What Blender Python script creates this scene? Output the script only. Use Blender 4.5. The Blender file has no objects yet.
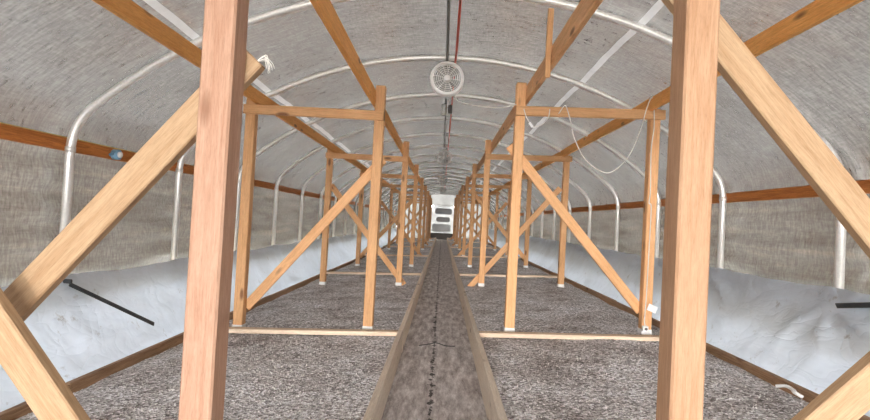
import bpy, bmesh, math, random
from mathutils import Vector, Matrix, noise

random.seed(7)
scene = bpy.context.scene
COL = scene.collection

# ------------------------------------------------------------------ camera
H = 1.17                       # camera height above the aisle floor
F = 500.0                      # focal length in pixels of an 870 px wide frame
cam_data = bpy.data.cameras.new('camera')
cam_data.sensor_fit = 'HORIZONTAL'
cam_data.sensor_width = 36.0
cam_data.lens = F / 870.0 * 36.0
cam_data.clip_start = 0.02
cam_data.clip_end = 300
cam = bpy.data.objects.new('camera', cam_data)
COL.objects.link(cam)
roll = math.radians(3.05)
yc = Vector((7 / F, -11 / F, -1)).normalized()            # the aisle direction seen by the camera
zc = Vector((math.sin(roll), math.cos(roll), 0))
zc = (zc - yc * zc.dot(yc)).normalized()
xc = yc.cross(zc)
cam.matrix_world = Matrix.Translation((0, 0, H)) @ Matrix((xc, yc, zc)).to_4x4()
scene.camera = cam

# ------------------------------------------------------------------ sky, sun, exposure
world = bpy.data.worlds.new('World')
scene.world = world
world.use_nodes = True
wn = world.node_tree.nodes
bg = wn.get('Background') or wn.new('ShaderNodeBackground')
bg.inputs['Color'].default_value = (0.97, 0.985, 1.0, 1)   # bright overcast sky
bg.inputs['Strength'].default_value = 10.5
out = wn.get('World Output') or wn.new('ShaderNodeOutputWorld')
world.node_tree.links.new(bg.outputs[0], out.inputs[0])
sun_data = bpy.data.lights.new('low_sun', 'SUN')           # hazy low sun shining in through the open end behind the viewer
sun_data.energy = 1.3
sun_data.angle = math.radians(12)
sun_data.color = (1.0, 0.96, 0.92)
sun = bpy.data.objects.new('low_sun', sun_data)
COL.objects.link(sun)
sun.rotation_euler = Vector((0.08, 1.0, -0.075)).to_track_quat('-Z', 'Y').to_euler()
sun.location = (-3, -12, 5)
vs = scene.view_settings
vs.view_transform = 'Standard'
vs.look = 'None'
vs.gamma = 1.0
vs.use_curve_mapping = False
vs.exposure = 0.5

# ------------------------------------------------------------------ materials
def new_mat(name):
    m = bpy.data.materials.new(name)
    m.use_nodes = True
    nt = m.node_tree
    nt.nodes.clear()
    o = nt.nodes.new('ShaderNodeOutputMaterial')
    return m, nt, o

def N(nt, kind, **kw):
    n = nt.nodes.new(kind)
    for k, v in kw.items():
        if k in n.inputs:
            n.inputs[k].default_value = v
        else:
            setattr(n, k, v)
    return n

def ramp(nt, fac, stops):
    r = nt.nodes.new('ShaderNodeValToRGB')
    el = r.color_ramp.elements
    while len(el) < len(stops):
        el.new(0.5)
    for e, (p, c) in zip(el, stops):
        e.position = p
        e.color = (c[0], c[1], c[2], 1) if len(c) == 3 else c
    nt.links.new(fac, r.inputs[0])
    return r.outputs[0]

def mix(nt, fac, a, b, mode='MIX'):
    n = nt.nodes.new('ShaderNodeMix')
    n.data_type = 'RGBA'
    n.blend_type = mode
    L = nt.links
    for sock, v in ((n.inputs[0], fac), (n.inputs[6], a), (n.inputs[7], b)):
        if isinstance(v, bpy.types.NodeSocket):
            L.new(v, sock)
        elif isinstance(v, (int, float)):
            sock.default_value = v
        else:
            sock.default_value = (v[0], v[1], v[2], 1)
    return n.outputs[2]

def math_node(nt, op, a, b=None, clamp=False):
    n = nt.nodes.new('ShaderNodeMath')
    n.operation = op
    n.use_clamp = clamp
    for i, v in enumerate((a, b)):
        if v is None:
            continue
        if isinstance(v, bpy.types.NodeSocket):
            nt.links.new(v, n.inputs[i])
        else:
            n.inputs[i].default_value = v
    return n.outputs[0]

def coords(nt, scale, rand=False):
    tc = nt.nodes.new('ShaderNodeTexCoord')
    mp = nt.nodes.new('ShaderNodeMapping')
    mp.inputs['Scale'].default_value = scale
    src = tc.outputs['Object']
    if rand:
        oi = nt.nodes.new('ShaderNodeObjectInfo')
        ml = nt.nodes.new('ShaderNodeVectorMath')
        ml.operation = 'SCALE'
        ml.inputs[0].default_value = (3.1, 7.7, 13.3)
        nt.links.new(oi.outputs['Random'], ml.inputs['Scale'])
        ad = nt.nodes.new('ShaderNodeVectorMath')
        ad.operation = 'ADD'
        nt.links.new(src, ad.inputs[0])
        nt.links.new(ml.outputs[0], ad.inputs[1])
        src = ad.outputs[0]
    nt.links.new(src, mp.inputs[0])
    return mp.outputs[0]

def wood(name, light, dark, rough=0.6, knot=(0.16, 0.06, 0.025), grain=1.0):
    """sawn lumber: the length runs along the board's own X"""
    m, nt, o = new_mat(name)
    L = nt.links
    v = coords(nt, (0.9, 14, 14), True)
    g1 = N(nt, 'ShaderNodeTexNoise', Scale=3.0, Detail=4.0, Roughness=0.55, Distortion=1.6)
    L.new(v, g1.inputs['Vector'])
    v2 = coords(nt, (12, 150, 150), True)
    g2 = N(nt, 'ShaderNodeTexNoise', Scale=2.0, Detail=5.0, Roughness=0.75)
    L.new(v2, g2.inputs['Vector'])
    col = ramp(nt, g1.outputs[0], [(0.30, dark), (0.62, light)])
    fine = ramp(nt, g2.outputs[0], [(0.30, (0.66, 0.62, 0.58)), (0.55, (1, 1, 1)), (0.75, (1.06, 1.05, 1.03))])
    col = mix(nt, 0.75 * grain, col, fine, 'MULTIPLY')
    # knots
    v3 = coords(nt, (2.3, 7, 7), True)
    vo = N(nt, 'ShaderNodeTexVoronoi', Scale=1.0, Randomness=1.0)
    L.new(v3, vo.inputs['Vector'])
    k = ramp(nt, vo.outputs['Distance'], [(0.085, (1, 1, 1)), (0.17, (0, 0, 0))])
    col = mix(nt, math_node(nt, 'MULTIPLY', k, 0.8), col, knot)
    # board to board tone
    oi = nt.nodes.new('ShaderNodeObjectInfo')
    hv = nt.nodes.new('ShaderNodeHueSaturation')
    L.new(col, hv.inputs['Color'])
    rv = nt.nodes.new('ShaderNodeMapRange')
    rv.inputs['To Min'].default_value = 0.88
    rv.inputs['To Max'].default_value = 1.10
    L.new(oi.outputs['Random'], rv.inputs[0])
    L.new(rv.outputs[0], hv.inputs['Value'])
    p = N(nt, 'ShaderNodeBsdfPrincipled', Roughness=rough)
    p.inputs['Specular IOR Level'].default_value = 0.25
    L.new(hv.outputs[0], p.inputs['Base Color'])
    b = N(nt, 'ShaderNodeBump', Strength=0.25, Distance=0.004)
    L.new(g2.outputs[0], b.inputs['Height'])
    L.new(b.outputs[0], p.inputs['Normal'])
    L.new(p.outputs[0], o.inputs[0])
    return m

def plain(name, col, rough=0.5, metal=0.0, noise_amt=0.15, scale=40):
    m, nt, o = new_mat(name)
    v = coords(nt, (1, 1, 1), True)
    n = N(nt, 'ShaderNodeTexNoise', Scale=scale, Detail=3.0)
    nt.links.new(v, n.inputs['Vector'])
    c = ramp(nt, n.outputs[0], [(0.3, tuple(x * (1 - noise_amt) for x in col)), (0.7, tuple(min(1, x * (1 + noise_amt)) for x in col))])
    p = N(nt, 'ShaderNodeBsdfPrincipled', Roughness=rough, Metallic=metal)
    nt.links.new(c, p.inputs['Base Color'])
    nt.links.new(p.outputs[0], o.inputs[0])
    return m

def film(name, light, dark, trans, gloss, rough, stretch, bump=0.35, grime=None, weave=None, highlight_bands=None, creases=0.0):
    """greenhouse film: diffuse + translucent + a sheen"""
    m, nt, o = new_mat(name)
    L = nt.links
    v = coords(nt, stretch)
    n1 = N(nt, 'ShaderNodeTexNoise', Scale=1.0, Detail=6.0, Roughness=0.7)
    L.new(v, n1.inputs['Vector'])
    vb = coords(nt, (0.55, 0.55, 0.55))
    n2 = N(nt, 'ShaderNodeTexNoise', Scale=1.6, Detail=5.0, Roughness=0.6, Distortion=0.8)
    L.new(vb, n2.inputs['Vector'])
    c = ramp(nt, n1.outputs[0], [(0.32, dark), (0.66, light)])
    c = mix(nt, 0.8, c, ramp(nt, n2.outputs[0], [(0.3, (0.72, 0.71, 0.70)), (0.7, (1.0, 1.0, 1.0))]), 'MULTIPLY')
    if weave:
        vw = coords(nt, weave)
        n4 = N(nt, 'ShaderNodeTexNoise', Scale=1.0, Detail=4.0, Roughness=0.7)
        L.new(vw, n4.inputs['Vector'])
        c = mix(nt, 0.6, c, ramp(nt, n4.outputs[0], [(0.34, (0.70, 0.69, 0.67)), (0.62, (1.12, 1.12, 1.12))]), 'MULTIPLY')
    if highlight_bands:  # lengthwise streaks of warm highlight, painted into the film colour
        vw = coords(nt, highlight_bands)
        n5 = N(nt, 'ShaderNodeTexNoise', Scale=1.0, Detail=5.0, Roughness=0.6, Distortion=0.5)
        L.new(vw, n5.inputs['Vector'])
        c = mix(nt, 0.9, c, ramp(nt, n5.outputs[0], [(0.35, (0.68, 0.66, 0.62)), (0.55, (1.0, 1.0, 1.0)), (0.70, (1.35, 1.28, 1.18))]), 'MULTIPLY')
    if grime:
        vg = coords(nt, (1, 1, 1))
        n3 = N(nt, 'ShaderNodeTexNoise', Scale=7.0, Detail=8.0, Roughness=0.75)
        L.new(vg, n3.inputs['Vector'])
        c = mix(nt, ramp(nt, n3.outputs[0], [(0.60, (0, 0, 0)), (0.70, (1, 1, 1))]), c, grime)
    d = N(nt, 'ShaderNodeBsdfDiffuse')
    t = N(nt, 'ShaderNodeBsdfTranslucent')
    g = N(nt, 'ShaderNodeBsdfGlossy', Roughness=rough)
    g.inputs['Color'].default_value = (0.85, 0.85, 0.85, 1)
    L.new(c, d.inputs['Color'])
    L.new(c, t.inputs['Color'])
    b = N(nt, 'ShaderNodeBump', Strength=bump, Distance=0.01)
    L.new(n1.outputs[0], b.inputs['Height'])
    if creases:
        vcr = coords(nt, (2.0, 2.0, 3.2))
        hsum = None
        for sc_, ds_ in ((1.0, 1.2), (2.3, 0.8)):
            nc = N(nt, 'ShaderNodeTexNoise', Scale=sc_, Detail=2.0, Roughness=0.5, Distortion=ds_)
            L.new(vcr, nc.inputs['Vector'])
            h = math_node(nt, 'POWER', math_node(nt, 'ABSOLUTE', math_node(nt, 'SUBTRACT', nc.outputs[0], 0.5)), 0.6)
            hsum = h if hsum is None else math_node(nt, 'ADD', hsum, math_node(nt, 'MULTIPLY', h, 0.5))
        b2 = N(nt, 'ShaderNodeBump', Strength=creases, Distance=0.05)
        L.new(hsum, b2.inputs['Height'])
        L.new(b.outputs[0], b2.inputs['Normal'])
        b = b2
    for s in (d, g):
        L.new(b.outputs[0], s.inputs['Normal'])
    m1 = N(nt, 'ShaderNodeMixShader')
    m1.inputs[0].default_value = trans
    L.new(d.outputs[0], m1.inputs[1])
    L.new(t.outputs[0], m1.inputs[2])
    m2 = N(nt, 'ShaderNodeMixShader')
    m2.inputs[0].default_value = gloss
    L.new(m1.outputs[0], m2.inputs[1])
    L.new(g.outputs[0], m2.inputs[2])
    L.new(m2.outputs[0], o.inputs[0])
    return m

def gravel_material():
    m, nt, o = new_mat('gravel')
    L = nt.links
    v = coords(nt, (1, 1, 1))
    vo = N(nt, 'ShaderNodeTexVoronoi', Scale=75.0)
    L.new(v, vo.inputs['Vector'])
    n = N(nt, 'ShaderNodeTexNoise', Scale=2.2, Detail=7.0, Roughness=0.7)
    L.new(v, n.inputs['Vector'])
    base = ramp(nt, n.outputs[0], [(0.35, (0.42, 0.375, 0.36)), (0.50, (0.68, 0.65, 0.645)), (0.65, (0.84, 0.83, 0.85))])
    sep = nt.nodes.new('ShaderNodeSeparateColor')
    L.new(vo.outputs['Color'], sep.inputs[0])
    tone = ramp(nt, sep.outputs[0], [(0.0, (0.28, 0.27, 0.26)), (0.40, (0.8, 0.79, 0.78)), (0.78, (1.2, 1.2, 1.2)), (0.93, (1.7, 1.7, 1.75))])
    c = mix(nt, 1.0, base, tone, 'MULTIPLY')
    p = N(nt, 'ShaderNodeBsdfPrincipled', Roughness=0.9)
    p.inputs['Specular IOR Level'].default_value = 0.15
    L.new(c, p.inputs['Base Color'])
    b = N(nt, 'ShaderNodeBump', Strength=0.7, Distance=0.012)
    L.new(vo.outputs['Distance'], b.inputs['Height'])
    L.new(b.outputs[0], p.inputs['Normal'])
    L.new(p.outputs[0], o.inputs[0])
    return m

def aisle_material():
    m, nt, o = new_mat('aisle_cloth')
    L = nt.links
    v = coords(nt, (1.4, 0.30, 1))
    n = N(nt, 'ShaderNodeTexNoise', Scale=11.0, Detail=10.0, Roughness=0.78)
    L.new(v, n.inputs['Vector'])
    c = ramp(nt, n.outputs[0], [(0.34, (0.22, 0.19, 0.18)), (0.50, (0.55, 0.50, 0.485)), (0.65, (0.90, 0.87, 0.85))])
    # black tar stain: a ragged lengthwise streak with its own outline
    v2 = coords(nt, (1, 1, 1))
    sx = nt.nodes.new('ShaderNodeSeparateXYZ')
    L.new(v2, sx.inputs[0])
    n2 = N(nt, 'ShaderNodeTexNoise', Scale=13.0, Detail=8.0, Roughness=0.75)
    L.new(v2, n2.inputs['Vector'])
    off = math_node(nt, 'ABSOLUTE', math_node(nt, 'ADD', sx.outputs[0], 0.012))
    width = math_node(nt, 'MULTIPLY', math_node(nt, 'SUBTRACT', n2.outputs[0], 0.465), 0.19)
    st = math_node(nt, 'GREATER_THAN', width, off)
    c = mix(nt, math_node(nt, 'MULTIPLY', st, 0.85), c, (0.018, 0.017, 0.017))
    # scattered perlite dust
    vo = N(nt, 'ShaderNodeTexVoronoi', Scale=60.0)
    L.new(v2, vo.inputs['Vector'])
    sep = nt.nodes.new('ShaderNodeSeparateColor')
    L.new(vo.outputs['Color'], sep.inputs[0])
    c = mix(nt, ramp(nt, sep.outputs[0], [(0.90, (0, 0, 0)), (0.95, (0.5, 0.5, 0.5))]), c, (0.5, 0.48, 0.46))
    p = N(nt, 'ShaderNodeBsdfPrincipled', Roughness=0.85)
    p.inputs['Specular IOR Level'].default_value = 0.2
    L.new(c, p.inputs['Base Color'])
    b = N(nt, 'ShaderNodeBump', Strength=0.5, Distance=0.02)
    L.new(n.outputs[0], b.inputs['Height'])
    L.new(b.outputs[0], p.inputs['Normal'])
    L.new(p.outputs[0], o.inputs[0])
    return m

M_POST = wood('fir_post', (0.50, 0.305, 0.21), (0.41, 0.222, 0.142))
M_POST_R = wood('yellow_post', (0.50, 0.305, 0.185), (0.41, 0.228, 0.125))
M_BRACE = wood('pale_brace', (0.51, 0.345, 0.205), (0.41, 0.25, 0.133))
M_FRAME = wood('pine_frame', (0.86, 0.50, 0.25), (0.71, 0.37, 0.165))
M_BEAM = wood('orange_beam', (0.95, 0.48, 0.15), (0.80, 0.35, 0.09))
M_RIBBON = wood('red_brown_board', (0.62, 0.23, 0.06), (0.38, 0.12, 0.03))
M_KERB = wood('weathered_board', (0.90, 0.79, 0.66), (0.74, 0.62, 0.50), knot=(0.2, 0.13, 0.08))
M_EDGE = wood('edging_board', (0.44, 0.27, 0.16), (0.26, 0.15, 0.085))
M_CROSS = wood('cross_board', (0.92, 0.75, 0.57), (0.80, 0.60, 0.43))
M_ROOF = film('roof_film', (0.34, 0.326, 0.31), (0.18, 0.171, 0.16), 0.098, 0.36, 0.20, (10, 60, 10), 0.20, None, (70, 14, 70))
M_WALL = film('wall_film', (0.40, 0.385, 0.355), (0.19, 0.178, 0.16), 0.085, 0.30, 0.24, (14, 60, 14), 0.25, None, (14, 12, 70), (1, 0.7, 9))
M_END = film('end_film', (0.75, 0.76, 0.74), (0.62, 0.63, 0.61), 0.10, 0.1, 0.35, (3, 3, 3), 0.1)
M_DOOR = film('door_panel', (0.85, 0.86, 0.86), (0.78, 0.79, 0.79), 0.40, 0.05, 0.4, (3, 3, 3), 0.05)
M_SKIRT = film('skirt_plastic', (0.68, 0.77, 0.90), (0.60, 0.68, 0.79), 0.20, 0.16, 0.30, (3, 3, 3), 0.1, (0.30, 0.30, 0.32), creases=0.38)
M_PIPE = plain('galvanized_steel', (0.90, 0.89, 0.87), 0.30, 0.45, 0.06, 60)
M_TAPE = film('pale_tape', (0.56, 0.55, 0.535), (0.47, 0.46, 0.445), 0.075, 0.15, 0.35, (9, 9, 9), 0.1)
M_WHITE = plain('white_enamel', (0.93, 0.92, 0.90), 0.4, 0, 0.03)
M_CABLE = plain('white_cable', (0.82, 0.80, 0.75), 0.5, 0, 0.05)
M_BLACK = plain('black_steel', (0.035, 0.04, 0.045), 0.45)
M_CONDUIT = plain('grey_conduit', (0.16, 0.17, 0.16), 0.5)
M_RED = plain('red_hose', (0.55, 0.075, 0.04), 0.5)
M_BLUE = plain('pale_blue_plastic', (0.22, 0.42, 0.60), 0.4)
M_YELLOW = plain('yellow_wire', (0.60, 0.45, 0.10), 0.5)
M_GREYPANE = plain('grey_pane', (0.33, 0.34, 0.35), 0.3)
M_PALEPANE = film('pale_pane', (0.55, 0.57, 0.58), (0.46, 0.48, 0.49), 0.2, 0.1, 0.3, (3, 3, 3), 0.05)
M_DARK = plain('dark_box', (0.10, 0.09, 0.085), 0.5)
M_GRAVEL = gravel_material()
M_AISLE = aisle_material()
M_CRUMB = plain('perlite', (0.70, 0.68, 0.66), 0.9)
M_SOIL = plain('outdoor_soil', (0.20, 0.17, 0.12), 0.95, 0, 0.3, 3)
M_BLADE = plain('grey_blade', (0.42, 0.42, 0.41), 0.4)

# ------------------------------------------------------------------ builders
def tag(o, label, cat=None, group=None, kind=None):
    o['label'] = label
    if cat:
        o['category'] = cat
    if group:
        o['group'] = group
    if kind:
        o['kind'] = kind
    return o

def link(name, me, mat=None, parent=None):
    o = bpy.data.objects.new(name, me)
    COL.objects.link(o)
    if mat and not me.materials:
        me.materials.append(mat)
    if parent:
        o.parent = parent
    return o

def empty(name, loc):
    o = bpy.data.objects.new(name, None)
    o.empty_display_size = 0.1
    COL.objects.link(o)
    o.location = loc
    return o

BOXES = {}
def box_mesh(L, w, h, mat, bev=0.004):
    key = (round(L, 4), round(w, 4), round(h, 4), mat.name, bev)
    if key not in BOXES:
        bm = bmesh.new()
        bmesh.ops.create_cube(bm, size=1)
        for v in bm.verts:
            v.co = Vector((v.co.x * L, v.co.y * w, v.co.z * h))
        if bev:
            bmesh.ops.bevel(bm, geom=bm.edges[:], offset=min(bev, w / 4, h / 4), segments=1, affect='EDGES')
        me = bpy.data.meshes.new('board')
        bm.to_mesh(me)
        bm.free()
        me.materials.append(mat)
        BOXES[key] = me
    return BOXES[key]

def board(name, a, b, w, h, mat, parent=None, side=None, bev=0.004):
    """a board from a to b (z counted from the camera's height); h is measured along `side` x length"""
    a = Vector((a[0], a[1], a[2] + H))
    b = Vector((b[0], b[1], b[2] + H))
    d = b - a
    ex = d.normalized()
    ey = Vector(side) if side else (Vector((0, 1, 0)) if abs(ex.y) < 0.9 else Vector((1, 0, 0)))
    ey = (ey - ex * ey.dot(ex)).normalized()
    ez = ex.cross(ey)
    o = link(name, box_mesh(d.length, w, h, mat, bev), None, parent)
    mw = Matrix.Translation((a + b) / 2) @ Matrix((ex, ey, ez)).transposed().to_4x4()
    if parent:
        mw = Matrix.Translation(-Vector(parent.location)) @ mw
    o.matrix_local = mw
    return o

def tube_mesh(pts, r, seg=10, mat=None, taper=None):
    bm = bmesh.new()
    pts = [Vector(p) for p in pts]
    n = len(pts)
    rings = []
    ref = None
    for i, p in enumerate(pts):
        t = (pts[min(i + 1, n - 1)] - pts[max(i - 1, 0)]).normalized()
        if ref is None:
            ref = Vector((0, 1, 0)) if abs(t.y) < 0.9 else Vector((1, 0, 0))
        u = (ref - t * ref.dot(t)).normalized()
        ref = u
        w = t.cross(u)
        rings.append([bm.verts.new(p + (u * math.cos(2 * math.pi * k / seg) + w * math.sin(2 * math.pi * k / seg)) * r) for k in range(seg)])
    for i in range(n - 1):
        for k in range(seg):
            bm.faces.new((rings[i][k], rings[i][(k + 1) % seg], rings[i + 1][(k + 1) % seg], rings[i + 1][k]))
    bm.faces.new(rings[0][::-1])
    bm.faces.new(rings[-1])
    bmesh.ops.recalc_face_normals(bm, faces=bm.faces[:])
    for f in bm.faces:
        f.smooth = True
    me = bpy.data.meshes.new('tube')
    bm.to_mesh(me)
    bm.free()
    if mat:
        me.materials.append(mat)
    return me

def spline(pts, n=8):
    P = [Vector(p) for p in pts]
    P = [P[0] * 2 - P[1]] + P + [P[-1] * 2 - P[-2]]
    res = []
    for i in range(1, len(P) - 2):
        for k in range(n):
            t = k / n
            a, b, c, d = P[i - 1:i + 3]
            res.append(0.5 * ((2 * b) + (c - a) * t + (2 * a - 5 * b + 4 * c - d) * t * t + (3 * b - a - 3 * c + d) * t ** 3))
    res.append(P[-2])
    return res

def up(pts):
    return [(p[0], p[1], p[2] + H) for p in pts]

def grid_mesh(rows, mat, smooth=True):
    """rows: lists of points"""
    bm = bmesh.new()
    vs_ = [[bm.verts.new(p) for p in r] for r in rows]
    for i in range(len(vs_) - 1):
        for j in range(len(vs_[0]) - 1):
            f = bm.faces.new((vs_[i][j], vs_[i][j + 1], vs_[i + 1][j + 1], vs_[i + 1][j]))
            f.smooth = smooth
    me = bpy.data.meshes.new('sheet')
    bm.to_mesh(me)
    bm.free()
    me.materials.append(mat)
    return me

def nz(x, y, z=0.0):
    return noise.noise(Vector((x, y, z)))

# ------------------------------------------------------------------ measures (metres; z from the camera's height)
CX = 0.05            # middle of the house
W = 2.74             # half width at the hoop legs
R = 3.96             # radius of the arch
APEX = 1.654
Y0, Y1 = -5.0, 31.0  # open end behind the viewer, closed end far away
HOOP0, HOOPS = 3.54, 1.49
FRAME0, FRAMES = 1.334, 3.266
LEFT, RIGHT = -1, 1
XL_FOOT, XR_FOOT = -2.24, 2.36   # edging boards at the foot of the skirts

def ground(x):
    return -1.018 + 0.045 * x - 0.10 * max(0.0, min(1.0, (abs(x) - 1.95) / 0.5))

def arch(r_off, w_off, zbot, n=30):
    """cross-section points from the left foot over the top to the right foot"""
    r, w = R + r_off, W + w_off
    zmid = APEX - R
    half = [(w, zbot)]
    zcor = zmid + math.sqrt(r * r - w * w)
    th1 = math.asin(w / r)
    th_f = th1 - 0.20 / r
    p0 = Vector((w, zcor - 0.20))
    p1 = Vector((w, zcor))
    p2 = Vector((r * math.sin(th_f), zmid + r * math.cos(th_f)))
    for k in range(8):
        t = k / 8
        q = p0 * (1 - t) ** 2 + p1 * 2 * t * (1 - t) + p2 * t * t
        half.append((q.x, q.y))
    for k in range(n + 1):
        th = th_f * (1 - k / n)
        half.append((r * math.sin(th), zmid + r * math.cos(th)))
    left = [(CX - x, z) for x, z in half]
    right = [(CX + x, z) for x, z in half[:-1]][::-1]
    return left + right

# ------------------------------------------------------------------ the shell
soil = link('ground', grid_mesh([[(-60, -60, -0.35), (60, -60, -0.35)], [(-60, 90, -0.35), (60, 90, -0.35)]], M_SOIL))
tag(soil, 'bare soil around the hoop house', kind='structure')

ys = []
y = Y0
while y < Y1:
    ys.append(y)
    y += 0.09 if y < 9 else 0.16
ys.append(Y1)

def hoop_phase(yv):
    return ((yv - HOOP0) / HOOPS) % 1.0

SEAMS = (-1.83, 1.34)
def roof_rows():
    prof = arch(0.034, 0.074, -1.5)
    mid = [p for p in prof if p[1] > 0.40]
    for xs in SEAMS:                                   # edges of the seam strips
        for e in (-0.026, 0.026):
            x = xs + e
            mid.append((x, APEX - R + math.sqrt((R + 0.034) ** 2 - (x - CX) ** 2)))
        mid = [p for p in mid if not (xs - 0.0259 < p[0] < xs + 0.0259)]
    mid.sort(key=lambda p: (p[0], p[1] if p[0] < CX else -p[1]))
    rows = []
    for yv in ys:
        ph = hoop_phase(yv)
        bell = math.sin(math.pi * ph)
        row = []
        for i, (x, z) in enumerate(mid):
            nrm = Vector((x - CX, z - (APEX - R))).normalized()
            edge = min(1.0, i / 6, (len(mid) - 1 - i) / 6)
            puff = 0.030 * bell + 0.012 * nz(x * 1.5, yv * 1.2, 3) + 0.008 * nz(x * 5, yv * 4, 9) * bell
            puff += 0.006 * math.sin(x * 4 + yv * 16 + 4 * nz(x, yv, 1)) * bell
            puff = max(puff, -0.001) * edge
            row.append((x + nrm.x * puff, yv, z + nrm.y * puff + H))
        rows.append(row)
    return rows, mid
rows, mid = roof_rows()
cuts = [min(range(len(mid)), key=lambda i: abs(mid[i][0] - (xs - 0.026))) for xs in SEAMS]
a_, b_ = cuts
roof_me = grid_mesh([r_[:a_ + 1] for r_ in rows], M_ROOF)
bm = bmesh.new()
bm.from_mesh(roof_me)
for part in ([r_[a_ + 1:b_ + 1] for r_ in rows], [r_[b_ + 1:] for r_ in rows]):
    bm.from_mesh(grid_mesh(part, M_ROOF))
bm.to_mesh(roof_me)
bm.free()
roof = link('ceiling', roof_me)
tag(roof, 'grey translucent film stretched over the arched hoops', kind='structure')
WX_L, WX_R, WZ = mid[0][0], mid[-1][0], mid[0][1]

def wall_rows(xw, s):
    rows = []
    for yv in ys:
        ph = hoop_phase(yv)
        near = math.exp(-(min(ph, 1 - ph) / 0.16) ** 2)
        row = []
        for k in range(37):
            t = k / 36
            z = WZ + t * (-0.68 - WZ)
            e = min(1.0, t * 6)
            d = 0.024 * nz(yv * 1.6, z * 1.2, 5 + s) + 0.016 * nz(yv * 9, z * 1.5, 2) * (0.35 + near)
            d += 0.010 * math.sin(yv * 26 + 5 * nz(yv, z * 2, 4)) * near + 0.016 * math.sin(z * 26 + 4 * nz(yv * 1.2, z, 8)) * (0.3 + near)
            row.append((xw + s * max(0.0, 0.028 + d) * e, yv, z + H))
        rows.append(row)
    return rows
wl = link('wall_left', grid_mesh(wall_rows(WX_L, -1), M_WALL))
tag(wl, 'grey wrinkled film wall on the left behind the hoop legs', kind='structure')
wr = link('wall_right', grid_mesh(wall_rows(WX_R, 1), M_WALL))
tag(wr, 'grey wrinkled film wall on the right behind the hoop legs', kind='structure')

# closed far end
prof = arch(0.034, 0.074, -1.5)
DX0, DX1, DZ = 0.06 - 0.74, 0.06 + 0.74, 0.93
bm = bmesh.new()
zs_at = lambda x: APEX - R + math.sqrt((R + 0.034) ** 2 - (x - CX) ** 2)
def poly(pts):
    bm.faces.new([bm.verts.new((x, Y1, z + H)) for x, z in pts])
poly([p for p in prof if p[0] < DX0] + [(DX0, zs_at(DX0)), (DX0, -1.5)])
poly([(DX1, -1.5), (DX1, zs_at(DX1))] + [p for p in prof if p[0] > DX1])
poly([(DX0, DZ), (DX0, zs_at(DX0))] + [p for p in prof if DX0 < p[0] < DX1] + [(DX1, zs_at(DX1)), (DX1, DZ)])
bmesh.ops.triangulate(bm, faces=bm.faces[:])
me = bpy.data.meshes.new('end')
bm.to_mesh(me)
bm.free()
we = link('wall_back', me, M_END)
tag(we, 'film wall closing the far end of the house', kind='structure')

# pale seam strips joining the roof film lengthwise
for idx, c_, lab in ((1, a_, 'pale strip running lengthwise along the left of the roof film'), (2, b_, 'pale strip running lengthwise along the right of the roof film')):
    o = link('trim_%d' % idx, grid_mesh([r_[c_:c_ + 2] for r_ in rows], M_TAPE))
    tag(o, lab, kind='structure')

# aisle floor
rows = []
for yv in ys[::2] + [Y1]:
    rows.append([(x, yv, -1.17 + 0.03 * x + 0.010 * nz(x * 4, yv * 2) + H) for x in [-0.45 + 0.95 * k / 14 for k in range(15)]])
fl = link('floor', grid_mesh(rows, M_AISLE))
tag(fl, 'dark dirty cloth-covered aisle floor with black stains', kind='structure')

# gravel beds
def bed(s, x0, x1, label):
    rows = []
    n = 34
    for yv in [v for v in ys if v < Y1 - 0.1]:
        row = []
        for k in range(n + 1):
            x = x0 + (x1 - x0) * k / n
            row.append((x, yv, ground(x) - 0.012 + 0.018 * nz(x * 1.7, yv * 1.4, s) + 0.008 * nz(x * 8, yv * 8, s) + H))
        rows.append(row)
    o = link('gravel_bed', grid_mesh(rows, M_GRAVEL))
    tag(o, label, 'gravel', kind='stuff')
    return o
bed_l = bed(1, XL_FOOT + 0.03, -0.337, 'grey gravel filling the bed left of the aisle')
bed_r = bed(2, 0.381, XR_FOOT - 0.03, 'grey gravel filling the bed right of the aisle')

# loose pale crumbs lying on the beds
def crumbs(s, x0, x1, parent):
    bm = bmesh.new()
    rnd = random.Random(s)
    for _ in range(5200):
        u = rnd.random()
        yv = 1.6 + 9.5 * u * u
        x = rnd.uniform(x0, x1)
        r = rnd.uniform(0.0025, 0.0062)
        z = ground(x) - 0.012 + 0.018 * nz(x * 1.7, yv * 1.4, s) + 0.008 * nz(x * 8, yv * 8, s) + H
        c = Vector((x, yv, z + r * 0.4))
        a = rnd.random() * 3
        d1 = Vector((math.cos(a), math.sin(a), 0.2)) * r * rnd.uniform(0.8, 1.5)
        d2 = Vector((-math.sin(a), math.cos(a), -0.1)) * r
        vs6 = [bm.verts.new(c + q) for q in (d1, d2, -d1, -d2, Vector((0, 0, r)), Vector((0, 0, -r)))]
        for i in range(4):
            bm.faces.new((vs6[i], vs6[(i + 1) % 4], vs6[4]))
            bm.faces.new((vs6[(i + 1) % 4], vs6[i], vs6[5]))
    me = bpy.data.meshes.new('crumbs')
    bm.to_mesh(me)
    bm.free()
    o = link('gravel_crumbs', me, M_CRUMB, parent)
    o['kind'] = 'stuff'
crumbs(1, -2.2, -0.37, bed_l)
crumbs(2, 0.41, 2.3, bed_r)

ORD = ['nearest', 'second', 'third', 'fourth', 'fifth', 'sixth', 'seventh', 'eighth', 'ninth', 'tenth', 'eleventh', 'twelfth', 'thirteenth',
       'fourteenth', 'fifteenth', 'sixteenth', 'seventeenth', 'eighteenth', 'nineteenth', 'twentieth', 'twenty-first', 'twenty-second', 'twenty-third']

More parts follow.
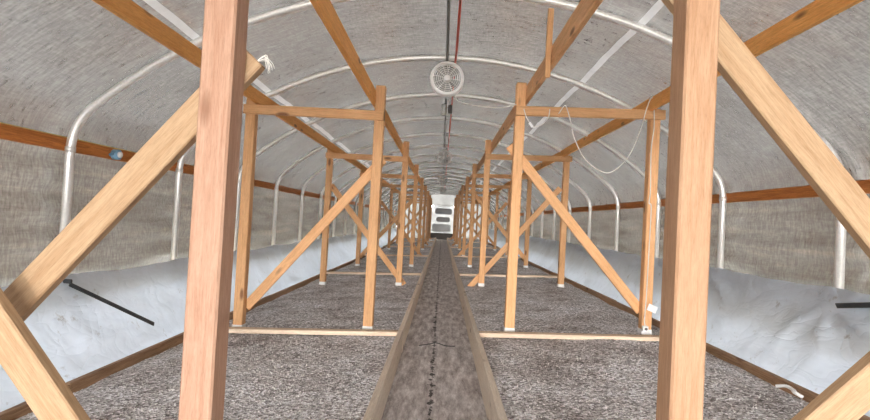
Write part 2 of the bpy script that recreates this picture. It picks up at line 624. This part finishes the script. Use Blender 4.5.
# ------------------------------------------------------------------ hoops
path = arch(0.0, 0.0, -1.30)
hoop_me = tube_mesh([(x, 0, z + H) for x, z in path], 0.030, 14, M_PIPE)
clamp_me = tube_mesh([(0, 0, -0.02), (0, 0, 0.02)], 0.034, 12, M_PIPE)
k = 0
while HOOP0 + HOOPS * k < Y1 - 0.2:
    yv = HOOP0 + HOOPS * k
    o = link('steel_hoop', hoop_me)
    o.location = (0, yv, 0)
    for s in (-1, 1):
        c = link('clamp', clamp_me, None, o)
        c.location = (CX + s * W, 0, 0.40 + H - 0.03)
    lab = ('nearest bent galvanized pipe hoop, its legs beside the foremost braces' if k == 0 else
           '%s bent galvanized pipe hoop counted from the viewer' % ORD[k])
    tag(o, lab, 'hoop', 'galvanized hoops carrying the film')
    k += 1

# ------------------------------------------------------------------ boards along the house
def run(name, label, cat, xs, zs, y0, y1, step, w, h, mat, group, jitter=0.006, seed=0, side=None):
    """one line of boards laid end to end: an Empty with a plank for each length"""
    rnd = random.Random(seed)
    root = empty(name, (xs, y0, zs + H))
    yv = y0
    while yv < y1 - 0.05:
        ye = min(yv + step, y1)
        dx, dz = rnd.uniform(-jitter, jitter), rnd.uniform(-jitter, jitter)
        board('plank', (xs + dx, yv + 0.002, zs + dz), (xs + dx, ye - 0.002, zs + dz), w, h, mat, root, side or (1, 0, 0))
        yv = ye
    tag(root, label, cat, group)
    return root

# side=(1,0,0): w is measured across the house, h upward
run('roof_beam', 'orange timber beam along the inner posts of the left row', 'beam', -0.694, 1.115, -0.6, 30.4, 4.9, 0.038, 0.125, M_BEAM, 'beams along the frame tops', 0.003, 1)
run('roof_beam', 'orange timber beam along the inner posts of the right row', 'beam', 0.735, 1.223, -0.6, 30.4, 4.9, 0.038, 0.140, M_FRAME, 'beams along the frame tops', 0.003, 2)
run('roof_beam', 'orange timber beam along the outer posts of the left row', 'beam', -1.766, 1.052, -0.6, 30.4, 4.9, 0.038, 0.115, M_BEAM, 'beams along the frame tops', 0.003, 3)
run('roof_beam', 'orange timber beam along the outer posts of the right row', 'beam', 1.850, 1.165, -0.6, 30.4, 4.9, 0.038, 0.115, M_BEAM, 'beams along the frame tops', 0.003, 4)
run('wall_rail', 'red-brown rail board on the left film wall behind the hoop legs', 'rail', CX - W - 0.050, 0.40, -0.7, 30.6, 3.05, 0.036, 0.092, M_RIBBON, 'rails on the film walls', 0.006, 5)
run('wall_rail', 'red-brown rail board on the right film wall behind the hoop legs', 'rail', CX + W + 0.050, 0.385, -0.7, 30.6, 3.07, 0.036, 0.092, M_RIBBON, 'rails on the film walls', 0.006, 6)
run('aisle_curb', 'weathered board edging the left side of the aisle', 'curb', -0.312, -1.09, -0.45, 29.0, 4.88, 0.042, 0.225, M_KERB, 'boards edging the aisle', 0.004, 7)
run('aisle_curb', 'weathered board edging the right side of the aisle', 'curb', 0.355, -1.06, -0.45, 29.0, 4.88, 0.042, 0.215, M_KERB, 'boards edging the aisle', 0.004, 8)
run('bed_edging', 'brown edging board at the foot of the left plastic skirt', 'edging', XL_FOOT, ground(XL_FOOT) - 0.01, -0.6, 30.0, 3.66, 0.040, 0.13, M_EDGE, 'edging boards along the skirts', 0.006, 9)
run('bed_edging', 'brown edging board at the foot of the right plastic skirt', 'edging', XR_FOOT, ground(XR_FOOT) - 0.01, -0.6, 30.0, 3.66, 0.040, 0.13, M_EDGE, 'edging boards along the skirts', 0.006, 10)

n = 0
yv = 4.45
while yv < 29:
    for s in (LEFT, RIGHT):
        a, b = (-0.335, XL_FOOT + 0.03) if s == LEFT else (0.378, XR_FOOT - 0.03)
        o = board('cross_board', (a, yv, ground(a) + 0.020), (b, yv, ground(b * 0.85) + 0.018), 0.088, 0.038, M_CROSS, None, (0, 1, 0))
        tag(o, '%s flat cross board lying on the %s gravel bed' % (ORD[n], 'left' if s == LEFT else 'right'), 'board', 'cross boards dividing the beds')
    yv += 4.9
    n += 1

# ------------------------------------------------------------------ plastic skirts
def skirt(s):
    rows = []
    xt = CX - W + 0.036 if s == LEFT else CX + W - 0.036
    zt = -0.52 if s == LEFT else -0.315
    xf = XL_FOOT - 0.035 if s == LEFT else XR_FOOT + 0.035
    zf = ground(xf) - 0.02
    for yv in ([Y0 + 0.05 * i for i in range(220)] + [v for v in ys if v > Y0 + 11.0]):
        ph = hoop_phase(yv)
        leg = math.exp(-(min(ph, 1 - ph) / 0.07) ** 2)
        row = []
        for k in range(25):
            t = k / 24
            sag = (0.030 if s == LEFT else 0.018) * math.sin(math.pi * ph) * (1 - t) + 0.012 * nz(yv * 3, 0, s) * (1 - t)
            z = zt + (zf - zt) * t - sag
            bul = 0.10 * math.sin(math.pi * t)                      # hangs down first, then runs out along the ground
            x = xt + (xf - xt) * (t ** 1.35)
            d = 0.022 * nz(yv * 1.3, t * 2.2, 7 + s) + 0.010 * nz(yv * 5, t * 5, 1 + s) + 0.005 * nz(yv * 14, t * 9, 2)
            # slack folds slanting away from every leg
            sl = (yv - HOOP0) * 1.0
            q = ((sl / HOOPS + 0.5) % 1.0 - 0.5) * HOOPS
            rr = math.hypot(q, t * 0.8 - 0.12)
            th = math.atan2(t * 0.8 - 0.12, q)
            amp = 0.022 if s == LEFT else 0.055
            d += amp * (1 - 2 * abs(math.sin(th * 3.5 + 1.3 * nz(yv * 2, t * 2, s * 3))) ** 0.6) * math.exp(-rr / 0.42) * min(1, rr * 5)
            d += 0.016 * (0.5 - abs(nz(yv * 2.6 + t * 1.8, t * 2.5 - yv, 11 + s)) * 2.2)
            d += 0.022 * math.exp(-((t - 0.86 + 0.05 * nz(yv * 1.5, 0, 4)) / 0.06) ** 2) * (0.5 + nz(yv * 2.2, 1, s))
            d *= min(1, (1 - t) * 10) * min(1.0, 0.25 + t * 5)
            x += -s * (abs(d) * 0.3 + d)  + -s * 0.010 * leg * (1 - t)
            row.append((x, yv, z + H))
        rows.append(row)
    o = link('plastic_skirt', grid_mesh(rows, M_SKIRT))
    tag(o, 'creased pale plastic skirt along the foot of the %s wall' % ('left' if s == LEFT else 'right'), 'plastic sheet', 'plastic skirts')
skirt(LEFT)
skirt(RIGHT)

# ------------------------------------------------------------------ timber frames
PW = 0.089
def frame(k, s):
    y = FRAME0 + FRAMES * k                # front face of the posts
    side = 'left' if s == LEFT else 'right'
    if s == LEFT:
        xn, xf, tn, tf = -0.632, -1.833, 1.225, 1.045
        rail = ((-0.59, 0.938), (-1.885, 0.938))
        out_b = ((-0.585, 0.552), (-1.80, -0.907))
        in_b = ((-1.80, 0.477), (-0.552, -1.045))
    else:
        xn, xf, tn, tf = 0.670, 1.912, 1.317, 1.135
        rail = ((0.622, 1.046), (1.985, 1.075))
        out_b = ((0.60, 0.745), (1.89, -0.739))
        in_b = ((1.85, 0.622), (0.487, -1.03))
    rnd = random.Random(k * 10 + s)
    root = empty('timber_frame', ((xn + xf) / 2, y + PW / 2, ground((xn + xf) / 2) + H))
    mat = M_FRAME if k else (M_POST if s == LEFT else M_POST_R)
    for x, top in ((xn, tn), (xf, tf)):
        lean = rnd.uniform(-0.006, 0.006) if k > 1 else 0
        p = board('post', (x, y + PW / 2, ground(x) - 0.005), (x + lean, y + PW / 2, top), PW, PW, mat, root, (0, 1, 0), 0.006)
        f = bpy.data.objects.new('foot_bracket', box_mesh(0.048, PW + 0.006, PW + 0.006, M_WHITE, 0.002))
        COL.objects.link(f)
        f.parent = p
        f.location = (-(top - ground(x)) / 2 + 0.024, 0, 0)
        f['label'] = 'white bracket at the foot of the post'
    board('rail', (rail[0][0], y - 0.020, rail[0][1]), (rail[1][0], y - 0.020, rail[1][1]), 0.038, 0.086, mat, root, (0, 1, 0))
    yb = y + PW + 0.0195
    if k == 0:
        if s == LEFT:
            outb, inb = ((-0.576, 0.450), (-1.84, -1.03)), ((-1.86, 0.545), (-0.60, -1.03))
        else:
            outb, inb = ((0.58, 0.775), (1.93, -0.776)), ((1.95, 0.443), (0.62, -0.833))
        board('brace', (outb[0][0], yb, outb[0][1]), (outb[1][0], yb, outb[1][1]), 0.038, 0.089, M_BRACE, root, (0, 1, 0))
        yi = y - 0.0195
        board('brace', (inb[0][0], yi, inb[0][1]), (inb[1][0], yi, inb[1][1]), 0.038, 0.089, M_BRACE, root, (0, 1, 0))
    else:
        q = out_b if k % 2 else in_b
        board('brace', (q[0][0], yb, q[0][1]), (q[1][0], yb, q[1][1]), 0.038, 0.088, mat, root, (0, 1, 0))
    if k == 0:
        lab = 'foremost pinkish timber frame of the %s row with crossed braces, cut by the picture edge' % side
    else:
        lab = '%s timber frame of the %s row, counted from the viewer' % (ORD[k], side)
    tag(root, lab, 'timber frame', 'timber frames in two rows along the aisle')

for k in range(9):
    for s in (LEFT, RIGHT):
        frame(k, s)

# short strut between the nearest hoop and the right inner beam
o = board('roof_strut', (0.693, 3.55, 1.06), (0.697, 3.55, 1.555), 0.030, 0.040, M_FRAME, None, (0, 1, 0))
tag(o, 'short upright timber strut between the right inner beam and the nearest hoop', 'strut')

# ------------------------------------------------------------------ ridge lines
def hung_line(name, label, cat, x, z, r, mat, sag, yend):
    pts = []
    yv = 0.5
    while yv < yend:
        ph = hoop_phase(yv)
        pts.append((x + 0.006 * nz(yv, 2, x), yv, z - sag * math.sin(math.pi * ph) + H))
        yv += 0.15
    o = link(name, tube_mesh(pts, r, 8, mat))
    tag(o, label, cat)
hung_line('ridge_conduit', 'dark grey conduit running along the ridge', 'conduit', -0.035, APEX - 0.045, 0.013, M_CONDUIT, 0.004, 30.5)
hung_line('ridge_hose', 'red hose running along the ridge beside the dark conduit', 'hose', 0.050, APEX - 0.042, 0.011, M_RED, 0.008, 30.5)

for i, yv in enumerate([HOOP0 + HOOPS * 2 + 0.1 + 1.49 * 4 * j for j in range(4)]):
    root = empty('junction_box', (-0.005, yv, APEX - 0.17 + H))
    bx = link('box', box_mesh(0.06, 0.07, 0.11, M_DARK), None, root)
    bx.location = (0.035, 0, 0)
    c = link('canister', tube_mesh([(-0.045, 0, -0.065), (-0.045, 0, -0.05), (-0.045, 0, 0.065)], 0.034, 12, M_PIPE), None, root)
    b2 = link('strap', tube_mesh([(0, 0, 0.04), (0, 0, 0.125)], 0.007, 6, M_PIPE), None, root)
    tag(root, '%s dark box and metal canister hung under the ridge behind a fan' % ORD[i], 'junction box', 'boxes under the ridge')

# ------------------------------------------------------------------ fans
def lathe(profile, seg, mat):
    """profile of (radius, y) turned about the Y axis"""
    bm = bmesh.new()
    rings = [[bm.verts.new((r * math.cos(2 * math.pi * k / seg), yy, r * math.sin(2 * math.pi * k / seg))) for k in range(seg)] for r, yy in profile]
    for i in range(len(rings) - 1):
        for k in range(seg):
            f = bm.faces.new((rings[i][k], rings[i][(k + 1) % seg], rings[i + 1][(k + 1) % seg], rings[i + 1][k]))
            f.smooth = True
    bmesh.ops.recalc_face_normals(bm, faces=bm.faces[:])
    me = bpy.data.meshes.new('lathe')
    bm.to_mesh(me)
    bm.free()
    me.materials.append(mat)
    return me

def ring_profile(R_, r_, seg=6, y=0.0):
    return [(R_ + r_ * math.cos(2 * math.pi * k / seg), y + r_ * math.sin(2 * math.pi * k / seg)) for k in range(seg + 1)]

FR = 0.170
rim_me = lathe([(FR, 0.05), (FR, -0.045), (FR - 0.006, -0.052), (FR - 0.030, -0.050), (FR - 0.034, -0.040), (FR - 0.010, -0.020), (FR - 0.010, 0.05), (FR, 0.05)], 40, M_WHITE)
gring_me = [lathe(ring_profile(r_, 0.0026, 6), 32, M_WHITE) for r_ in (0.046, 0.066, 0.086, 0.106, 0.126)]
spoke_me = tube_mesh([(0.03, 0, 0), (0.085, -0.004, 0), (FR - 0.03, 0, 0)], 0.0028, 6, M_WHITE)
hub_me = lathe([(0.0, -0.012), (0.022, -0.011), (0.031, -0.006), (0.034, 0.004), (0.034, 0.012), (0.0, 0.012)], 24, M_WHITE)
motor_me = lathe([(0.0, 0.0), (0.04, 0.0), (0.045, 0.01), (0.045, 0.08), (0.03, 0.095), (0.0, 0.095)], 20, M_PIPE)
bm = bmesh.new()
prev = None
for r_, c0, tw in ((0.035, 0.024, 0.7), (0.07, 0.036, 0.6), (0.11, 0.044, 0.5), (0.138, 0.040, 0.42)):
    a_, b_ = Vector((r_, -c0 * math.sin(tw) * 0.6, -c0)), Vector((r_, c0 * math.sin(tw) * 0.6, c0))
    cur = [bm.verts.new(a_), bm.verts.new((a_ + b_) / 2 + Vector((0, 0.006, 0))), bm.verts.new(b_)]
    if prev:
        for i in range(2):
            bm.faces.new((prev[i], prev[i + 1], cur[i + 1], cur[i]))
    prev = cur
blade_me = bpy.data.meshes.new('blade')
bm.to_mesh(blade_me)
bm.free()
blade_me.materials.append(M_BLADE)
hook_me = tube_mesh(spline([(0, 0, FR - 0.005), (0.004, 0, FR + 0.025), (0.014, 0, FR + 0.04), (0.004, 0, FR + 0.055), (-0.004, 0, FR + 0.04)], 5), 0.004, 6, M_PIPE)

def fan(i, yv):
    root = empty('circulation_fan', (-0.025, yv, 1.425 + H))
    link('rim', rim_me, None, root)
    g = empty('guard', (0, -0.048, 0))
    g.parent = root
    for me_ in gring_me:
        link('guard_ring', me_, None, g)
    for q in range(12):
        sp = link('guard_spoke', spoke_me, None, g)
        sp.rotation_euler = (0, q * math.pi / 6 + 0.13, 0)
    h_ = link('hub', hub_me, None, root)
    h_.location = (0, -0.056, 0)
    mo = link('motor', motor_me, None, root)
    mo.location = (0, 0.01, 0)
    for q in range(5):
        b_ = link('blade', blade_me, None, root)
        b_.rotation_euler = (0, q * 2 * math.pi / 5 + 0.4 + i, 0)
    for q in range(3):
        st = link('motor_arm', tube_mesh([(0.04, 0.045, 0), (FR - 0.003, 0.045, 0)], 0.005, 6, M_WHITE), None, root)
        st.rotation_euler = (0, q * 2 * math.pi / 3 + 0.5, 0)
    link('hook', hook_me, None, root)
    tag(root, ('large near white round fan hung from the ridge' if i == 0 else '%s white round fan along the ridge, counted from the viewer' % ORD[i]), 'fan', 'white fans hung under the ridge')
for i, yv in enumerate([5.0, 11.2, 17.4, 23.6]):
    fan(i, yv)

# ------------------------------------------------------------------ cables
def cable(label, pts, r=0.0045, mat=None, name='cable', cat='cable', n=8):
    o = link(name, tube_mesh(spline(up(pts), n), r, 6, mat or M_CABLE))
    tag(o, label, cat)
    return o
cable('white cable sagging from the near fan to the right inner post',
      [(0.06, 5.06, 1.30), (0.09, 5.0, 1.22), (0.215, 4.95, 1.171), (0.406, 4.85, 1.129), (0.534, 4.7, 1.102), (0.62, 4.56, 1.10)])
cable('short white cable loop with a plug below the right rail beside the inner post',
      [(0.690, 4.545, 1.06), (0.714, 4.53, 0.984), (0.758, 4.52, 0.915), (0.782, 4.52, 0.893), (0.861, 4.52, 0.925), (0.912, 4.53, 0.986), (0.927, 4.545, 1.07)])
o = board('plug', (0.742, 4.52, 0.932), (0.775, 4.52, 0.892), 0.018, 0.024, M_WHITE, None, (0, 1, 0))
tag(o, 'small white plug on the short cable loop', 'plug')
cable('long white cable drooping in a deep loop between right rail and outer beam',
      [(1.007, 4.545, 1.03), (1.057, 4.53, 1.105), (1.085, 4.51, 1.04), (1.110, 4.48, 0.93), (1.133, 4.45, 0.809), (1.224, 4.42, 0.623), (1.365, 4.4, 0.513), (1.479, 4.4, 0.519),
       (1.62, 4.42, 0.671), (1.717, 4.45, 0.903), (1.775, 4.48, 1.10), (1.822, 4.5, 1.225)])
cable('white cable running down the outer post of the second right frame',
      [(1.822, 4.5, 1.225), (1.86, 4.53, 1.131), (1.875, 4.545, 0.95), (1.875, 4.585, 0.744), (1.887, 4.592, 0.385), (1.88, 4.592, 0.265), (1.901, 4.592, 0.221), (1.898, 4.592, -0.165), (1.893, 4.592, -0.578), (1.886, 4.592, -0.789), (1.89, 4.585, -0.85)])
o = board('paper_tag', (1.905, 4.578, -0.675), (1.985, 4.578, -0.705), 0.004, 0.062, M_WHITE, None, (0, 1, 0), 0.001)
tag(o, 'white tag hanging at the foot of the right outer post', 'tag')
root = empty('power_socket', (1.888, 4.575, -0.875 + H))
link('socket_body', box_mesh(0.05, 0.035, 0.05, M_WHITE), None, root)
c = link('socket_cap', tube_mesh([(0, -0.016, 0), (0, -0.026, 0)], 0.012, 12, M_DARK), None, root)
tag(root, 'small white socket at the foot of the right outer post', 'socket')

cable('thin yellow wire along the top of the left wall rail',
      [(CX - W - 0.045, yv, 0.455 + 0.012 * nz(yv * 2, 3)) for yv in [1.5 + 0.3 * i for i in range(14)]], 0.0045, M_YELLOW, 'yellow_wire', 'wire', 3)

# blue fitting on the left wall rail
root = empty('wall_fitting', (CX - W - 0.026, 4.05, 0.40 + H))
link('body', tube_mesh([(0, 0, 0), (0.035, 0, 0), (0.045, 0, 0)], 0.042, 16, M_BLUE), None, root)
link('cap', tube_mesh([(0.045, 0, 0), (0.062, 0, 0)], 0.024, 14, M_WHITE), None, root)
link('spout', tube_mesh([(0.02, -0.03, 0), (0.02, -0.07, -0.01)], 0.014, 10, M_BLUE), None, root)
tag(root, 'pale blue round fitting on the left wall rail', 'fitting')

# black bars beside the skirts
o = board('steel_bar', (-2.600, 3.50, -0.585), (-2.275, 4.02, -0.955), 0.010, 0.034, M_BLACK, None, (1, 0.2, 0.3), 0.002)
tag(o, 'black flat bar slanting across the left plastic skirt', 'bar')
o = board('steel_bar', (2.700, 3.44, -0.43), (2.63, 2.55, -0.27), 0.010, 0.034, M_BLACK, None, (1, 0.2, 0.3), 0.002)
tag(o, 'black flat bar at the right skirt, leaving the picture', 'bar')
o = board('leg_knob', (-2.640, 3.50, -0.565), (-2.580, 3.49, -0.565), 0.03, 0.03, M_BLACK, None, (0, 1, 0), 0.006)
tag(o, 'small black bolt head where the left bar meets the hoop leg', 'bolt')

# frayed twine at the sawn end of the left foremost brace
tw = empty('frayed_twine', (-0.548, 1.44, 0.435 + H))
rnd = random.Random(4)
for i in range(12):
    a = rnd.uniform(-0.4, 1.0)
    L_ = rnd.uniform(0.025, 0.05)
    pts = [(-0.018, 0, 0.0), (0.0 + 0.3 * L_ * math.cos(a), rnd.uniform(-0.006, 0.006), 0.4 * L_ * math.sin(a) + 0.008), (0.7 * L_ * math.cos(a), rnd.uniform(-0.01, 0.01), 0.2 * L_ * math.sin(a) - 0.004),
           (L_ * math.cos(a) * 0.8, rnd.uniform(-0.01, 0.01), -0.012 - 0.8 * L_ * rnd.random())]
    link('strand', tube_mesh(spline(pts, 5), 0.0008, 5, M_CABLE), None, tw)
tag(tw, 'frayed white twine on the sawn end of the left foremost brace', 'twine')

# white scrap on the right edging
o = link('plastic_scrap', tube_mesh(spline(up([(2.22, 3.30, ground(2.2) + 0.015), (2.26, 3.26, ground(2.2) + 0.03), (2.27, 3.20, ground(2.2) + 0.02), (2.23, 3.15, ground(2.2) + 0.03), (2.25, 3.10, ground(2.2) + 0.015)]), 5), 0.011, 8, M_WHITE))
tag(o, 'curled white plastic scrap lying at the right edging board', 'scrap')

# dark twig across the aisle
o = link('dark_stick', tube_mesh(spline(up([(-0.15, 4.66, -1.163), (-0.06, 4.72, -1.160), (0.01, 4.76, -1.155), (0.09, 4.68, -1.156), (0.18, 4.66, -1.153)]), 5), 0.004, 6, M_BLACK))
tag(o, 'thin dark stick lying across the aisle', 'stick')

# ------------------------------------------------------------------ white unit at the far end
root = empty('door_1', (0.06, Y1 - 0.02, -1.17 + H))
def rounded(w, h, r, y0, y1, mat, rt=None):
    rt = r if rt is None else rt
    pts = []
    for cx_, cz_, a0, rr in ((w / 2 - r, r, -90, r), (w / 2 - rt, h - rt, 0, rt), (-w / 2 + rt, h - rt, 90, rt), (-w / 2 + r, r, 180, r)):
        for q in range(7):
            a = math.radians(a0 + q * 15)
            pts.append((cx_ + rr * math.cos(a), cz_ + rr * math.sin(a)))
    bm = bmesh.new()
    f0 = [bm.verts.new((x, y0, z)) for x, z in pts]
    f1 = [bm.verts.new((x, y1, z)) for x, z in pts]
    bm.faces.new(f0)
    bm.faces.new(f1[::-1])
    for i in range(len(pts)):
        j = (i + 1) % len(pts)
        bm.faces.new((f0[i], f1[i], f1[j], f0[j]))
    bmesh.ops.recalc_face_normals(bm, faces=bm.faces[:])
    me = bpy.data.meshes.new('rounded')
    bm.to_mesh(me)
    bm.free()
    me.materials.append(mat)
    return me
b_ = link('body', rounded(1.60, 1.74, 0.18, -0.015, 0.015, M_DOOR, 0.42), None, root)
b_.location = (0, 0, 0.42)
for w_, h_, x_, z_, m_ in ((1.05, 0.38, 0.0, 1.58, M_GREYPANE), (0.85, 0.32, 0.0, 1.10, M_GREYPANE), (1.15, 0.50, -0.08, 0.48, M_PALEPANE)):
    p_ = link('pane', rounded(w_, h_, 0.13, -0.03, -0.016, m_), None, root)
    p_.location = (x_, 0, z_)
bs = link('base', box_mesh(1.5, 0.04, 0.42, M_DARK), None, root)
bs.location = (0, 0, 0.21)
tag(root, 'white door with grey rounded panes closing the far end of the aisle', kind='structure')
